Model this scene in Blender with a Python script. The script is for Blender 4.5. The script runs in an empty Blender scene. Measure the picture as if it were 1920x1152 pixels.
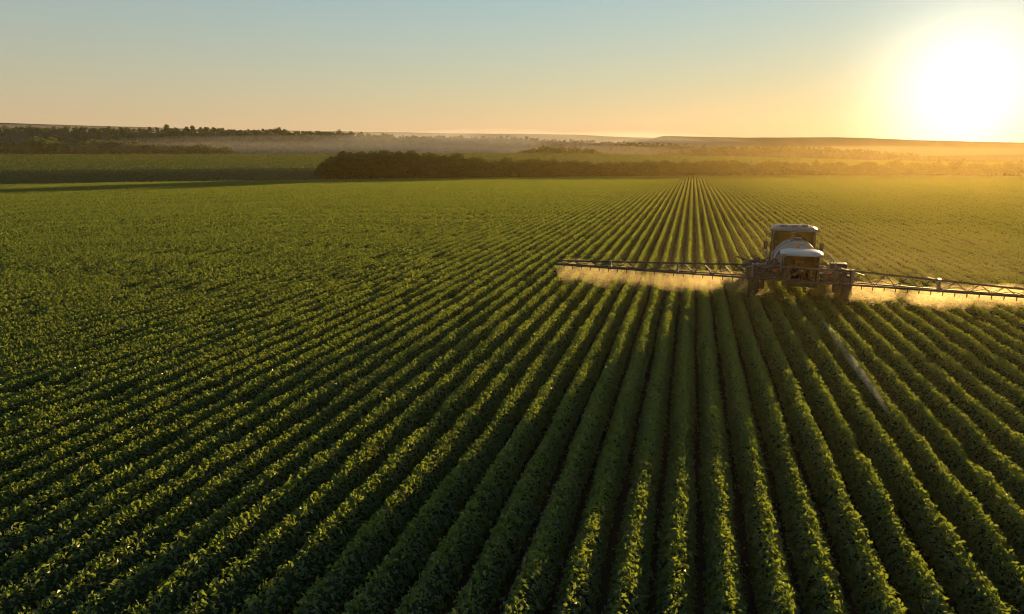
import bpy, math, random
import numpy as np
from mathutils import Vector, Matrix

# ------------------------------------------------------------------ camera, sky, sun, exposure
SC = bpy.context.scene
COL = SC.collection
F, CX, CY, YH = 1297.0, 960.0, 576.0, 292.0          # focal length and principal point of the photograph, in its pixels
H = 7.15                                             # drone height above the soil
PITCH = math.atan((CY - YH) / F)
YAW = math.radians(14.36)
SUN_EL, SUN_AZ = math.radians(3.8), math.radians(17.8)   # azimuth from +Y (row direction) towards +X

cam_d = bpy.data.cameras.new('camera')
cam = bpy.data.objects.new('camera', cam_d); COL.objects.link(cam)
cam_d.sensor_width = 36; cam_d.lens = 36 * F / 1920
cam_d.clip_start = 0.1; cam_d.clip_end = 20000
cam.location = (0, 0, H)
cam.rotation_euler = (math.pi / 2 - PITCH, 0, YAW)
SC.camera = cam

SUND = Vector((math.sin(SUN_AZ) * math.cos(SUN_EL), math.cos(SUN_AZ) * math.cos(SUN_EL), math.sin(SUN_EL)))
sl = bpy.data.lights.new('sun', 'SUN'); sl.energy = 5.0; sl.angle = math.radians(0.6); sl.color = (1.0, 0.64, 0.24)
so = bpy.data.objects.new('sun', sl); COL.objects.link(so)
so.rotation_euler = SUND.to_track_quat('Z', 'Y').to_euler(); so.location = (60, 190, 80)

W = bpy.data.worlds.new('World'); SC.world = W; W.use_nodes = True
nt = W.node_tree; nt.nodes.clear()
sky = nt.nodes.new('ShaderNodeTexSky'); sky.sky_type = 'NISHITA'; sky.sun_disc = False
sky.sun_elevation = SUN_EL; sky.sun_rotation = SUN_AZ
sky.altitude = 0; sky.air_density = 2.0; sky.dust_density = 0.0; sky.ozone_density = 5.0
bg = nt.nodes.new('ShaderNodeBackground'); bg.inputs[1].default_value = 0.122
wo = nt.nodes.new('ShaderNodeOutputWorld')
# the bright aureole of the low sun in thin high haze
tc = nt.nodes.new('ShaderNodeTexCoord')
dp = nt.nodes.new('ShaderNodeVectorMath'); dp.operation = 'DOT_PRODUCT'; dp.inputs[1].default_value = SUND
nt.links.new(tc.outputs['Generated'], dp.inputs[0])
def wmath(op, a, b):
    n = nt.nodes.new('ShaderNodeMath'); n.operation = op
    for k, v in ((0, a), (1, b)):
        if isinstance(v, (int, float)): n.inputs[k].default_value = v
        else: nt.links.new(v, n.inputs[k])
    return n.outputs[0]
one_minus = wmath('SUBTRACT', 1.0, dp.outputs['Value'])
lobe = wmath('POWER', 2.718281828, wmath('MULTIPLY', wmath('DIVIDE', one_minus, 0.0034), -1.0))
lobe2 = wmath('POWER', 2.718281828, wmath('MULTIPLY', wmath('DIVIDE', one_minus, 0.014), -1.0))
bg2 = nt.nodes.new('ShaderNodeBackground'); bg2.inputs[0].default_value = (1, 0.93, 0.8, 1)
nt.links.new(wmath('MULTIPLY', lobe, 0.6), bg2.inputs[1])
bg3 = nt.nodes.new('ShaderNodeBackground'); bg3.inputs[0].default_value = (1, 0.8, 0.42, 1)
nt.links.new(wmath('MULTIPLY', lobe2, 0.06), bg3.inputs[1])
# pale haze band all round the horizon
sep = nt.nodes.new('ShaderNodeSeparateXYZ'); nt.links.new(tc.outputs['Generated'], sep.inputs[0])
band = wmath('POWER', 2.718281828, wmath('MULTIPLY', wmath('MAXIMUM', sep.outputs['Z'], 0.0), -2.5))
bg4 = nt.nodes.new('ShaderNodeBackground'); bg4.inputs[0].default_value = (0.9, 0.95, 0.92, 1)
hr = nt.nodes.new('ShaderNodeValToRGB'); hr.color_ramp.elements[0].color = (0.98, 0.82, 0.52, 1); hr.color_ramp.elements[1].color = (0.86, 1.0, 1.0, 1)
hr.color_ramp.elements[0].position = 0.0; hr.color_ramp.elements[1].position = 0.2
nt.links.new(wmath('MAXIMUM', sep.outputs['Z'], 0.0), hr.inputs[0]); nt.links.new(hr.outputs[0], bg4.inputs[0])
nt.links.new(wmath('MULTIPLY', band, 0.28), bg4.inputs[1])
a3 = nt.nodes.new('ShaderNodeAddShader'); a1 = nt.nodes.new('ShaderNodeAddShader'); a2 = nt.nodes.new('ShaderNodeAddShader')
nt.links.new(sky.outputs[0], bg.inputs[0])
nt.links.new(bg.outputs[0], a1.inputs[0]); nt.links.new(bg2.outputs[0], a1.inputs[1])
nt.links.new(a1.outputs[0], a2.inputs[0]); nt.links.new(bg3.outputs[0], a2.inputs[1])
nt.links.new(a2.outputs[0], a3.inputs[0]); nt.links.new(bg4.outputs[0], a3.inputs[1]); nt.links.new(a3.outputs[0], wo.inputs['Surface'])

vs = SC.view_settings
vs.view_transform = 'Standard'; vs.look = 'None'; vs.gamma = 1; vs.use_curve_mapping = False
vs.exposure = 0.8
cy = SC.cycles
cy.use_denoising = True; cy.pixel_filter_type = 'BLACKMAN_HARRIS'; cy.filter_width = 1.1
cy.max_bounces = 5; cy.diffuse_bounces = 2; cy.glossy_bounces = 2; cy.transmission_bounces = 4
cy.transparent_max_bounces = 16; cy.volume_bounces = 1
cy.sample_clamp_indirect = 4.0

HAZE_DENSITY = 0.00006
HAZE_G = 0.5

RNG = np.random.default_rng(7)
R = random.Random(11)
cth, sth, cps, sps = math.cos(PITCH), math.sin(PITCH), math.cos(YAW), math.sin(YAW)
VR = np.array([cps, sps, 0.0]); VF = np.array([-sps * cth, cps * cth, -sth]); VU = np.array([-sps * sth, cps * sth, cth])
def pt(x, y, zc):
    """the place seen at pixel x, y of the photograph at depth zc metres"""
    return np.array([0, 0, H]) + zc * (VF + VR * (x - CX) / F + VU * (CY - y) / F)
def ground_pt(x, y, h=0.0):
    return pt(x, y, (H - h) * F / (cth * (y - YH)))

# ------------------------------------------------------------------ helpers
def tag(o, label=None, cat=None, group=None, kind=None):
    if label: o['label'] = label
    if cat: o['category'] = cat
    if group: o['group'] = group
    if kind: o['kind'] = kind
    return o
def link(name, me, parent=None, mat=None):
    o = bpy.data.objects.new(name, me); COL.objects.link(o)
    if parent: o.parent = parent
    if mat and me: me.materials.append(mat)
    return o
def empty(name, loc=(0, 0, 0), rz=0):
    o = bpy.data.objects.new(name, None); COL.objects.link(o)
    o.location = loc; o.rotation_euler = (0, 0, rz); o.empty_display_size = 0.3
    return o
def np_mesh(name, v, f, tint=None, smooth=False):
    """v (n,3); f (m,k) with k = 3 or 4, or a list of such arrays"""
    fs = f if isinstance(f, list) else [f]
    me = bpy.data.meshes.new(name)
    me.vertices.add(len(v)); me.vertices.foreach_set('co', np.asarray(v, dtype=np.float32).ravel())
    nl = sum(a.size for a in fs); nf = sum(len(a) for a in fs)
    me.loops.add(nl); me.polygons.add(nf)
    me.loops.foreach_set('vertex_index', np.concatenate([a.ravel() for a in fs]).astype(np.int32))
    tot = np.concatenate([np.full(len(a), a.shape[1]) for a in fs]).astype(np.int32)
    st = np.concatenate([[0], np.cumsum(tot)[:-1]]).astype(np.int32)
    me.polygons.foreach_set('loop_start', st); me.polygons.foreach_set('loop_total', tot)
    me.polygons.foreach_set('use_smooth', np.full(nf, smooth))
    if tint is not None:
        at = me.attributes.new('tint', 'FLOAT', 'FACE'); at.data.foreach_set('value', np.asarray(tint, dtype=np.float32))
    me.update(calc_edges=True)
    return me
def copy_tree(o, parent=None):
    c = o.copy(); COL.objects.link(c)
    if parent: c.parent = parent
    for ch in list(o.children): copy_tree(ch, c)
    return c

class MB:
    """collects simple solids and links them as one mesh object"""
    def __init__(s): s.v = []; s.f = []
    def add(s, vs, fs):
        n = len(s.v); s.v += [tuple(p) for p in vs]; s.f += [tuple(i + n for i in q) for q in fs]
    def box(s, c, d, rot=None):
        hx, hy, hz = d[0] / 2, d[1] / 2, d[2] / 2
        ps = [Vector((x, y, z)) for z in (-hz, hz) for x, y in ((-hx, -hy), (hx, -hy), (hx, hy), (-hx, hy))]
        if rot is not None: ps = [rot @ p for p in ps]
        s.add([p + Vector(c) for p in ps], [(3, 2, 1, 0), (4, 5, 6, 7), (0, 1, 5, 4), (1, 2, 6, 5), (2, 3, 7, 6), (3, 0, 4, 7)])
        return s
    def tube(s, pts, r, n=8, caps=True):
        pts = [Vector(p) for p in pts]; rs = r if isinstance(r, (list, tuple)) else [r] * len(pts)
        base = len(s.v); up = Vector((0, 0, 1))
        for i, p in enumerate(pts):
            d = (pts[min(i + 1, len(pts) - 1)] - pts[max(i - 1, 0)]).normalized()
            u = d.cross(up if abs(d.z) < 0.95 else Vector((1, 0, 0))).normalized(); w = d.cross(u)
            for k in range(n):
                a = 2 * math.pi * k / n
                s.v.append(tuple(p + (u * math.cos(a) + w * math.sin(a)) * rs[i]))
        for i in range(len(pts) - 1):
            for k in range(n):
                a, b = base + i * n + k, base + i * n + (k + 1) % n
                s.f.append((a, b, b + n, a + n))
        if caps:
            s.f.append(tuple(base + k for k in reversed(range(n))))
            s.f.append(tuple(base + (len(pts) - 1) * n + k for k in range(n)))
        return s
    def lathe(s, prof, axis='y', c=(0, 0, 0), n=32, a0=0, a1=2 * math.pi):
        """prof: (radius, along) pairs"""
        full = abs(a1 - a0 - 2 * math.pi) < 1e-6; m = n if full else n + 1
        base = len(s.v)
        for (r, t) in prof:
            for k in range(m):
                a = a0 + (a1 - a0) * k / n
                q = {'y': (r * math.cos(a), t, r * math.sin(a)), 'x': (t, r * math.cos(a), r * math.sin(a)),
                     'z': (r * math.cos(a), r * math.sin(a), t)}[axis]
                s.v.append((q[0] + c[0], q[1] + c[1], q[2] + c[2]))
        for i in range(len(prof) - 1):
            for k in range(m if full else m - 1):
                a, b = base + i * m + k, base + i * m + (k + 1) % m
                s.f.append((a, b, b + m, a + m))
        return s
    def build(s, name, mat, parent=None, smooth=False, bevel=0):
        me = bpy.data.meshes.new(name); me.from_pydata(s.v, [], s.f); me.update()
        if smooth: me.polygons.foreach_set('use_smooth', [True] * len(me.polygons)); me.update()
        o = link(name, me, parent, mat)
        if bevel:
            b = o.modifiers.new('bevel', 'BEVEL'); b.width = bevel; b.segments = 2; b.limit_method = 'ANGLE'
        return o

# ------------------------------------------------------------------ materials
def new_mat(name):
    m = bpy.data.materials.new(name); m.use_nodes = True; m.node_tree.nodes.clear()
    return m, m.node_tree
def ramp_noise(t, scale, cols, detail=6, coord='Object', stretch=None, rough=0.6):
    tcn = t.nodes.new('ShaderNodeTexCoord'); nz = t.nodes.new('ShaderNodeTexNoise')
    nz.inputs['Scale'].default_value = scale; nz.inputs['Detail'].default_value = detail; nz.inputs['Roughness'].default_value = rough
    src = tcn.outputs[coord]
    if stretch:
        mp = t.nodes.new('ShaderNodeMapping'); mp.inputs['Scale'].default_value = stretch
        t.links.new(src, mp.inputs[0]); src = mp.outputs[0]
    t.links.new(src, nz.inputs[0])
    rp = t.nodes.new('ShaderNodeValToRGB')
    while len(rp.color_ramp.elements) < len(cols): rp.color_ramp.elements.new(0.5)
    for i, c in enumerate(cols):
        rp.color_ramp.elements[i].position = 0.3 + 0.4 * i / (len(cols) - 1); rp.color_ramp.elements[i].color = (*c, 1)
    t.links.new(nz.outputs[0], rp.inputs[0])
    return rp.outputs[0], nz.outputs[0]
def surface_mat(name, cols, scale, rough=0.8, bump=0.3, metallic=0, dist=0.05, stretch=None, spec=0.3):
    m, t = new_mat(name)
    b = t.nodes.new('ShaderNodeBsdfPrincipled'); o = t.nodes.new('ShaderNodeOutputMaterial')
    c, h = ramp_noise(t, scale, cols, stretch=stretch)
    t.links.new(c, b.inputs['Base Color']); b.inputs['Roughness'].default_value = rough; b.inputs['Metallic'].default_value = metallic
    b.inputs['Specular IOR Level'].default_value = spec
    if bump:
        bp = t.nodes.new('ShaderNodeBump'); bp.inputs['Strength'].default_value = bump; bp.inputs['Distance'].default_value = dist
        t.links.new(h, bp.inputs['Height']); t.links.new(bp.outputs[0], b.inputs['Normal'])
    t.links.new(b.outputs[0], o.inputs[0])
    return m
def leaf_mat(name, dark, light, trans, tmix=0.4, rough=0.42, gloss=0.06):
    m, t = new_mat(name)
    at = t.nodes.new('ShaderNodeAttribute'); at.attribute_name = 'tint'
    rp = t.nodes.new('ShaderNodeValToRGB')
    rp.color_ramp.elements[0].color = (*dark, 1); rp.color_ramp.elements[1].color = (*light, 1)
    t.links.new(at.outputs['Fac'], rp.inputs[0])
    di = t.nodes.new('ShaderNodeBsdfDiffuse'); tr = t.nodes.new('ShaderNodeBsdfTranslucent'); gl = t.nodes.new('ShaderNodeBsdfGlossy')
    t.links.new(rp.outputs[0], di.inputs[0])
    mc = t.nodes.new('ShaderNodeMix'); mc.data_type = 'RGBA'; mc.inputs[0].default_value = 0.75
    t.links.new(rp.outputs[0], mc.inputs[6]); mc.inputs[7].default_value = (*trans, 1)
    t.links.new(mc.outputs[2], tr.inputs[0])
    gl.inputs['Roughness'].default_value = rough; gl.inputs[0].default_value = (0.9, 0.95, 0.85, 1)
    mx = t.nodes.new('ShaderNodeMixShader'); mx.inputs[0].default_value = tmix
    t.links.new(di.outputs[0], mx.inputs[1]); t.links.new(tr.outputs[0], mx.inputs[2])
    m2 = t.nodes.new('ShaderNodeMixShader'); m2.inputs[0].default_value = gloss
    t.links.new(mx.outputs[0], m2.inputs[1]); t.links.new(gl.outputs[0], m2.inputs[2])
    o = t.nodes.new('ShaderNodeOutputMaterial'); t.links.new(m2.outputs[0], o.inputs[0])
    return m
def volume_mat(name, density, color, g):
    m, t = new_mat(name)
    v = t.nodes.new('ShaderNodeVolumePrincipled'); v.inputs['Color'].default_value = (*color, 1)
    v.inputs['Density'].default_value = density; v.inputs['Anisotropy'].default_value = g
    o = t.nodes.new('ShaderNodeOutputMaterial'); t.links.new(v.outputs[0], o.inputs['Volume'])
    return m
def plain(name, col, rough=0.5, metallic=0.0, spec=0.5, vary=0.12):
    lo = tuple(c * (1 - vary) for c in col); hi = tuple(min(1, c * (1 + vary)) for c in col)
    return surface_mat(name, [lo, hi], 3.0, rough, 0.05, metallic, 0.01, spec=spec)

M_CROP = leaf_mat('soy_leaf', (0.011, 0.034, 0.005), (0.032, 0.075, 0.010), (0.43, 0.54, 0.05), 0.47, 0.38, 0.055)
M_CORE = surface_mat('row_core', [(0.012, 0.022, 0.007), (0.022, 0.038, 0.011)], 9, 0.9, 0)  # for the solid core added inside each crop row
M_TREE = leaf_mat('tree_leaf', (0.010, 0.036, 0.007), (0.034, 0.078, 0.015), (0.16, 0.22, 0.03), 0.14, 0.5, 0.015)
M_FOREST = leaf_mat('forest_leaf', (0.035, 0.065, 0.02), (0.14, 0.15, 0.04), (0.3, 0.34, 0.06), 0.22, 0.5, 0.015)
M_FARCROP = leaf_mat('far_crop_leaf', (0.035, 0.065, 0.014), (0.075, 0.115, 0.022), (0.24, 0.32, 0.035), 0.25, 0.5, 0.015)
M_BARK = surface_mat('bark', [(0.03, 0.022, 0.016), (0.07, 0.055, 0.04)], 6, 0.9)
M_SOIL = surface_mat('soil', [(0.035, 0.022, 0.013), (0.055, 0.036, 0.02), (0.045, 0.04, 0.018)], 1.5, 0.95, 0.5)
M_FIELD = surface_mat('grassy_ground', [(0.010, 0.034, 0.004), (0.022, 0.055, 0.007), (0.035, 0.065, 0.010)], 0.05, 0.95, 0.4, dist=0.4)
M_HILL = surface_mat('wooded_hill', [(0.03, 0.042, 0.018), (0.05, 0.06, 0.025), (0.075, 0.075, 0.035)], 0.012, 0.95, 0.6, dist=4)

# ------------------------------------------------------------------ the ground: one sheet, the near field flat, a bank and rising field beyond
edge_px = [(-900, 362), (-300, 352), (0, 346), (600, 337), (1300, 329), (1920, 330), (2600, 332)]
EDGE = np.array([ground_pt(x, y, 0.6)[:2] for x, y in edge_px])      # far edge of the crop, world x, y
def edge_y(X): return float(np.interp(X, EDGE[:, 0], EDGE[:, 1]))
def az_of(x): return math.atan2((x - CX), F * cth + (CY - YH) * sth)  # bearing right of the camera heading, on the horizon line
AZE = np.array([math.atan2(p[0], p[1]) + YAW for p in EDGE])
RE = np.array([math.hypot(*p) for p in EDGE])
def r_edge(a): return np.interp(a, AZE, RE)
top_px = [(-900, 291), (0, 291), (600, 290), (900, 289), (1100, 290), (1250, 292), (1450, 296), (1650, 301), (1920, 304), (2600, 305)]
TA = np.array([az_of(x) for x, _ in top_px]); TZ = np.array([H + (YH - y) / (F / cth) * 480 for _, y in top_px])
def terrain(a, r):
    """height over bearing a (right of heading) and distance r"""
    re = r_edge(a); zt = np.interp(a, TA, TZ)
    front = np.abs(a) < 1.2
    d = r - re
    prof_d = [-1, 3, 7, 30, 44]
    z = np.interp(d, prof_d, [0, -0.35, -0.5, 2.55, 2.9])
    f2 = np.clip((r - re - 44) / np.maximum(470 - re - 44, 1), 0, 1)
    z = z + (zt - 2.9) * f2 * (d > 44)
    f3 = np.clip((r - 480) / 90, 0, 1); f3 = f3 * f3 * (3 - 2 * f3)
    z = z * (1 - f3) + (-12) * f3
    sidefade = np.clip((np.abs(a) - 0.95) / 0.4, 0, 1)
    return z * (1 - sidefade)
na = 420; rs = np.concatenate([[0.5, 3, 8, 15, 25, 40, 60, 80, 100, 115], np.arange(122, 300, 2.5), np.arange(300, 480, 12), np.arange(480, 600, 8), [650, 750, 900, 1200, 1500]])
A = np.linspace(-math.pi, math.pi, na, endpoint=False)
# finer bearings in front
A = np.concatenate([np.linspace(-math.pi, -1.2, 40, endpoint=False), np.linspace(-1.2, 1.2, 300, endpoint=False), np.linspace(1.2, math.pi, 40, endpoint=False)])
na = len(A)
AA, RR = np.meshgrid(A, rs); ZZ = terrain(AA, RR)
world_az = AA - YAW
V = np.stack([np.sin(world_az) * RR, np.cos(world_az) * RR, ZZ], -1).reshape(-1, 3)
V = np.vstack([V, [[0, 0, 0]]])
ii, jj = np.meshgrid(np.arange(len(rs) - 1), np.arange(na), indexing='ij')
q = np.stack([ii * na + jj, ii * na + (jj + 1) % na, (ii + 1) * na + (jj + 1) % na, (ii + 1) * na + jj], -1).reshape(-1, 4)[:, ::-1]
c = len(V) - 1; k = np.arange(na); tri = np.stack([np.full(na, c), (k + 1) % na, k], -1)
gm = np_mesh('ground', V, [q, tri], smooth=True)
gm.materials.append(M_SOIL); gm.materials.append(M_FIELD)
ring = np.repeat(np.arange(len(rs) - 1), na); beyond = (RR[:-1].reshape(-1) >= r_edge(AA[:-1]).reshape(-1) - 1)
gm.polygons.foreach_set('material_index', np.concatenate([beyond.astype(np.int32), np.zeros(na, np.int32)]))
ground = link('ground', gm); tag(ground, 'soil of the crop field with a grassy bank and rising green field beyond', kind='structure')
def ground_z(x, y):
    a = math.atan2(x, y) + YAW
    return float(terrain(np.array([a]), np.array([math.hypot(x, y)]))[0])

# ------------------------------------------------------------------ hills and ridges
def fbm1(x, seed, octs=5):
    g = np.random.default_rng(seed); s = np.zeros_like(x, dtype=float)
    for o in range(octs):
        ph = g.random(3) * 6.28; fr = 2 ** o
        s += (np.sin(x * fr + ph[0]) + np.sin(x * fr * 1.37 + ph[1]) + np.sin(x * fr * 0.71 + ph[2])) / 3 / fr ** 0.9
    return s
def ridge(name, crest, depth, front, back, label, mat, rough_m=1.0, seed=1, nx=260, nv=26, base=-14):
    xs = np.linspace(crest[0][0], crest[-1][0], nx)
    cx_, cy_ = zip(*crest)
    ys = np.interp(xs, cx_, cy_)
    ker = np.array([1, 2, 3, 2, 1]) / 9; ys = np.convolve(np.pad(ys, 2, mode='edge'), ker, 'valid')
    dz = depth if callable(depth) else (lambda x: depth)
    P = []; hts = []
    for i, x in enumerate(xs):
        c0 = pt(x, ys[i], dz(x)); d = np.array([c0[0], c0[1]]); r = np.hypot(*d); u = d / r
        row = []
        for j in range(nv):
            s = j / (nv - 1) * 2 - 1                          # -1 front foot, 0 crest, 1 back foot
            off = s * (front if s < 0 else back)
            prof = 0.5 + 0.5 * math.cos(math.pi * abs(s) ** 0.85)
            row.append((u[0] * (r + off), u[1] * (r + off), base + (c0[2] - base) * prof))
        P.append(row)
    P = np.array(P)
    nse = fbm1(P[..., 0] / 90 + seed, seed) * fbm1(P[..., 1] / 70, seed + 1) + 0.4 * fbm1(P[..., 0] / 17 + P[..., 1] / 23, seed + 2)
    s = np.abs(np.linspace(-1, 1, nv))[None, :]
    P[..., 2] += nse * rough_m * np.clip(s * 4, 0.12, 1) * (s < 0.97)
    a, b = np.meshgrid(np.arange(nx - 1), np.arange(nv - 1), indexing='ij')
    q = np.stack([a * nv + b, (a + 1) * nv + b, (a + 1) * nv + b + 1, a * nv + b + 1], -1).reshape(-1, 4)
    me = np_mesh(name, P.reshape(-1, 3), q, smooth=True)
    o = link(name, me, None, mat); tag(o, label, kind='structure')
    return P
P_far = ridge('ridge', [(-700, 222), (-200, 226), (0, 230), (150, 235), (300, 239), (400, 243), (640, 246), (850, 250), (1000, 251), (1100, 253), (1140, 256), (1250, 259), (1500, 270)], 1400, 250, 90,
      'long faint blue-grey ridge along the horizon', M_HILL, 3, 3)
P_mesa = ridge('ridge', [(1020, 282), (1100, 270), (1210, 266), (1228, 258), (1245, 254.5), (1300, 256), (1400, 258), (1560, 257), (1640, 259), (1700, 262), (1830, 265.5), (1920, 267), (2500, 272)], 960, 150, 150,
      'flat topped ridge below the setting sun', M_HILL, 2, 9)
P_spur = ridge('hill', [(600, 262), (700, 259), (850, 258), (950, 260), (1070, 266), (1250, 272), (1400, 280), (1500, 292)], 820, 120, 100,
      'low misty spur behind the clump of trees', M_HILL, 3, 14)
P_woodhill = ridge('hill', [(-500, 240), (0, 246), (150, 246), (300, 249), (430, 250), (520, 252), (640, 255), (720, 259), (800, 265), (870, 277), (920, 295)], lambda x: 820, 300, 120,
      'long wooded hill on the left', M_HILL, 3, 21)
P_right = ridge('hill', [(1140, 306), (1220, 294), (1260, 286), (1330, 280), (1480, 277), (1600, 283), (1700, 291), (1760, 300), (1800, 303), (1920, 305), (2400, 308)], 640, 70, 80,
      'low wooded hill sloping down under the sun', M_HILL, 1.2, 30)

# ------------------------------------------------------------------ leaf clouds
def leaves(pos, nrm, length, width, rng, fold=0.15, jitter=0.6, droop=0.0):
    """pointed folded leaf blades: 4 verts, 2 triangles each"""
    n = len(pos)
    nn = nrm + rng.normal(0, jitter, (n, 3)); nn /= np.linalg.norm(nn, axis=1, keepdims=True) + 1e-9
    d = rng.normal(0, 1, (n, 3)); d[:, 2] -= droop
    d -= (d * nn).sum(1, keepdims=True) * nn; d /= np.linalg.norm(d, axis=1, keepdims=True) + 1e-9
    s = np.cross(nn, d)
    L = (length * rng.uniform(0.55, 1.5, n))[:, None]; Wd = L * width
    b = pos - d * L * 0.5; t = pos + d * L * 0.5
    mid = pos - d * L * 0.08 + nn * L * fold
    v = np.stack([b, mid + s * Wd * 0.5, t, mid - s * Wd * 0.5], 1).reshape(-1, 3)
    i = np.arange(n) * 4
    f = np.stack([np.stack([i, i + 1, i + 2], -1), np.stack([i, i + 2, i + 3], -1)], 1).reshape(-1, 3)
    tint = np.repeat(np.clip(rng.normal(0.5, 0.25, n), 0, 1), 2)
    return v, f, tint

# ------------------------------------------------------------------ crop rows
S = 0.76
ROW_LEN = 272.0
def row_mesh(seed, y0=0.0, y1=ROW_LEN, dens_scale=1.0):
    rng = np.random.default_rng(seed)
    ky = np.arange(-2, 300, 0.2)
    hgt = 0.66 + 0.04 * fbm1(ky / 2.1, seed) + np.interp(ky, [30, 80], [0.05, 0.02]) * fbm1(ky / 0.7, seed + 50, 3)
    wid = (0.262 + 0.03 * fbm1(ky / 1.3, seed + 9)) * np.interp(ky, [25, 80], [1.05, 0.74])
    for gy in rng.uniform(5, 270, 7):
        hgt = hgt - rng.uniform(0.08, 0.2) * np.exp(-((ky - gy) / rng.uniform(0.35, 0.9)) ** 2)
    sway = 0.02 * fbm1(ky / 3.0, seed + 17)
    V, Fc, T = [], [], []
    off = 0
    for (a, b, per_m, ln) in ((0, 9, 450, 0.085), (9, 20, 1050, 0.083), (20, 36, 720, 0.088), (36, 70, 330, 0.105), (70, 130, 170, 0.125), (130, ROW_LEN, 100, 0.15)):
        a2, b2 = max(a, y0), min(b, y1)
        if b2 <= a2: continue
        n = int((b2 - a2) * per_m * dens_scale)
        y = rng.uniform(a2, b2, n)
        h = np.interp(y, ky, hgt); w = np.interp(y, ky, wid); sw = np.interp(y, ky, sway)
        # individual plants make small mounds along the row
        y += 0.02 * np.sin(y * 2 * math.pi / 0.21)
        ph = rng.uniform(-1, 1, n); ph0_ = np.sign(ph); ph = np.sign(ph) * np.abs(ph) ** 0.85 * math.radians(112)
        pl_ = np.sin(y * 2 * math.pi / 0.29 + 3 * seed) * np.sin(y * 2 * math.pi / 0.71 + ph0_ * 2)
        rr = 1 + 0.09 * pl_ - 0.34 * rng.random(n) ** 2 + np.where(rng.random(n) < 0.16, rng.uniform(0, 0.28, n), 0)
        top = 0.06 * np.sin(y * 2 * math.pi / 0.33 + seed) * np.cos(y * 2 * math.pi / 0.87)
        cz = h * 0.42
        x = np.sin(ph) * w * rr + sw
        cp = np.cos(ph); z = cz + np.where(cp > 0, cp ** 2, cp) * (h - cz + top * (cp > 0.3)) * rr
        tipm = rng.random(n) < np.interp(y, [20, 70], [0.11, 0.04]) * (1 + 0.9 * np.sin(y * 2 * math.pi / 0.43 + seed) * np.sin(y * 2 * math.pi / 1.9 + 2 * seed)); x = np.where(tipm, rng.normal(0.01, 1, n) * np.interp(y, [30, 80], [0.09, 0.05]) + sw, x); z = np.where(tipm, h - 1.2 * (x - sw) ** 2 / w + rng.uniform(-0.03, 0.11, n), z)
        z = np.maximum(z, 0.05)
        pos = np.stack([x, y, z], 1)
        nr = np.stack([np.sin(ph) * 0.8, rng.normal(0, 0.2, n), np.cos(ph) * 0.6 + 0.55], 1)
        an_ = rng.uniform(0, 6.28, n); up_ = np.stack([np.cos(an_), np.sin(an_), np.full(n, 0.25)], 1); nr = np.where(tipm[:, None], up_, nr)
        v, f, t = leaves(pos, nr, ln, 0.52, rng, fold=0.12, jitter=0.55, droop=0.3)
        V.append(v); Fc.append(f + off); T.append(t); off += len(v)
    # solid dark core added under the leaves to block sun and see-through
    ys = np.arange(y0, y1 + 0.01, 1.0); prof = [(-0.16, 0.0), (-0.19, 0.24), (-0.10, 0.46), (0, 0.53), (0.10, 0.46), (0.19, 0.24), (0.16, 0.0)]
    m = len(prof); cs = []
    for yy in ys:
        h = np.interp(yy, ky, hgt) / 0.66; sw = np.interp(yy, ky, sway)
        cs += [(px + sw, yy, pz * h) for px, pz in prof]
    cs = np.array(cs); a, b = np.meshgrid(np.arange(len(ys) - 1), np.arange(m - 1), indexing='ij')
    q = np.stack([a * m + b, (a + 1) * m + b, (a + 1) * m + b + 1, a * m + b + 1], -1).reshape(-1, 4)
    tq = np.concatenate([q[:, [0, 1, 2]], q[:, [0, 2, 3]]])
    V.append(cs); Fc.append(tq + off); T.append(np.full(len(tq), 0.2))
    v = np.vstack(V); f = np.vstack(Fc); t = np.concatenate(T)
    return v, f, t, len(tq)
variants = []
for s in range(8):
    v, f, t, nc = row_mesh(100 + s)
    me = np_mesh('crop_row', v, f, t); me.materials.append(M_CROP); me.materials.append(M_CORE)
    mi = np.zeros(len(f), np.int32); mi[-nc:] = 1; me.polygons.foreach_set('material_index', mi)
    variants.append(me)
i_min, i_max = int(-172 / S), int(118 / S)
rows_idx = list(range(i_min, i_max + 1))
main_lo, main_hi = -186, 113
def ordinal(n): return str(n) + ('th' if 10 <= n % 100 <= 20 else {1: 'st', 2: 'nd', 3: 'rd'}.get(n % 10, 'th'))
rv = random.Random(5)
prev = -1
far_rows = []
for i in rows_idx:
    X = 0.10 + i * S
    end = edge_y(X) - 0.5 + rv.uniform(-0.4, 0.4)
    if main_lo <= i < main_hi:
        k = rv.randrange(8)
        if k == prev: k = (k + 1) % 8
        prev = k
        o = link('crop_row', variants[k])
        sy_ = min(1.0, max(0.8, (end - 1.5) / ROW_LEN)); o.scale.y = sy_
        o.location = (X, end - ROW_LEN * sy_, 0)
        if rv.random() < 0.5: o.scale.x = -1
        o.scale.z = 1.0 + 0.05 * math.sin(X / 5.1) * math.sin(X / 2.3 + 1) + rv.uniform(-0.035, 0.035)
        side = 'left of' if X < 5.0 else 'right of'
        if -27 <= i <= 24 and i != 0:
            lab = 'crop row %s to the %s of the row running straight up the picture' % (ordinal(abs(i)), 'left' if i < 0 else 'right')
        elif i == 0:
            lab = 'crop row that runs straight up the picture towards the vanishing point'
        elif i == 6:
            lab = 'row of leafy green crop running straight beneath the sprayer, between its wheels'
        elif X < -6.3:
            lab = 'row of leafy green crop left of the boom tip, running to the far field edge'
        elif X < 5.0:
            lab = 'row of leafy green crop crossing under the left boom wing'
        else:
            lab = 'row of leafy green crop crossing under the right boom wing in golden light'
        tag(o, lab, 'crop row', 'parallel rows of crop in the field')
    else:
        far_rows.append((X, end))
VV, FF, TT = [], [], []; off = 0
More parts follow.
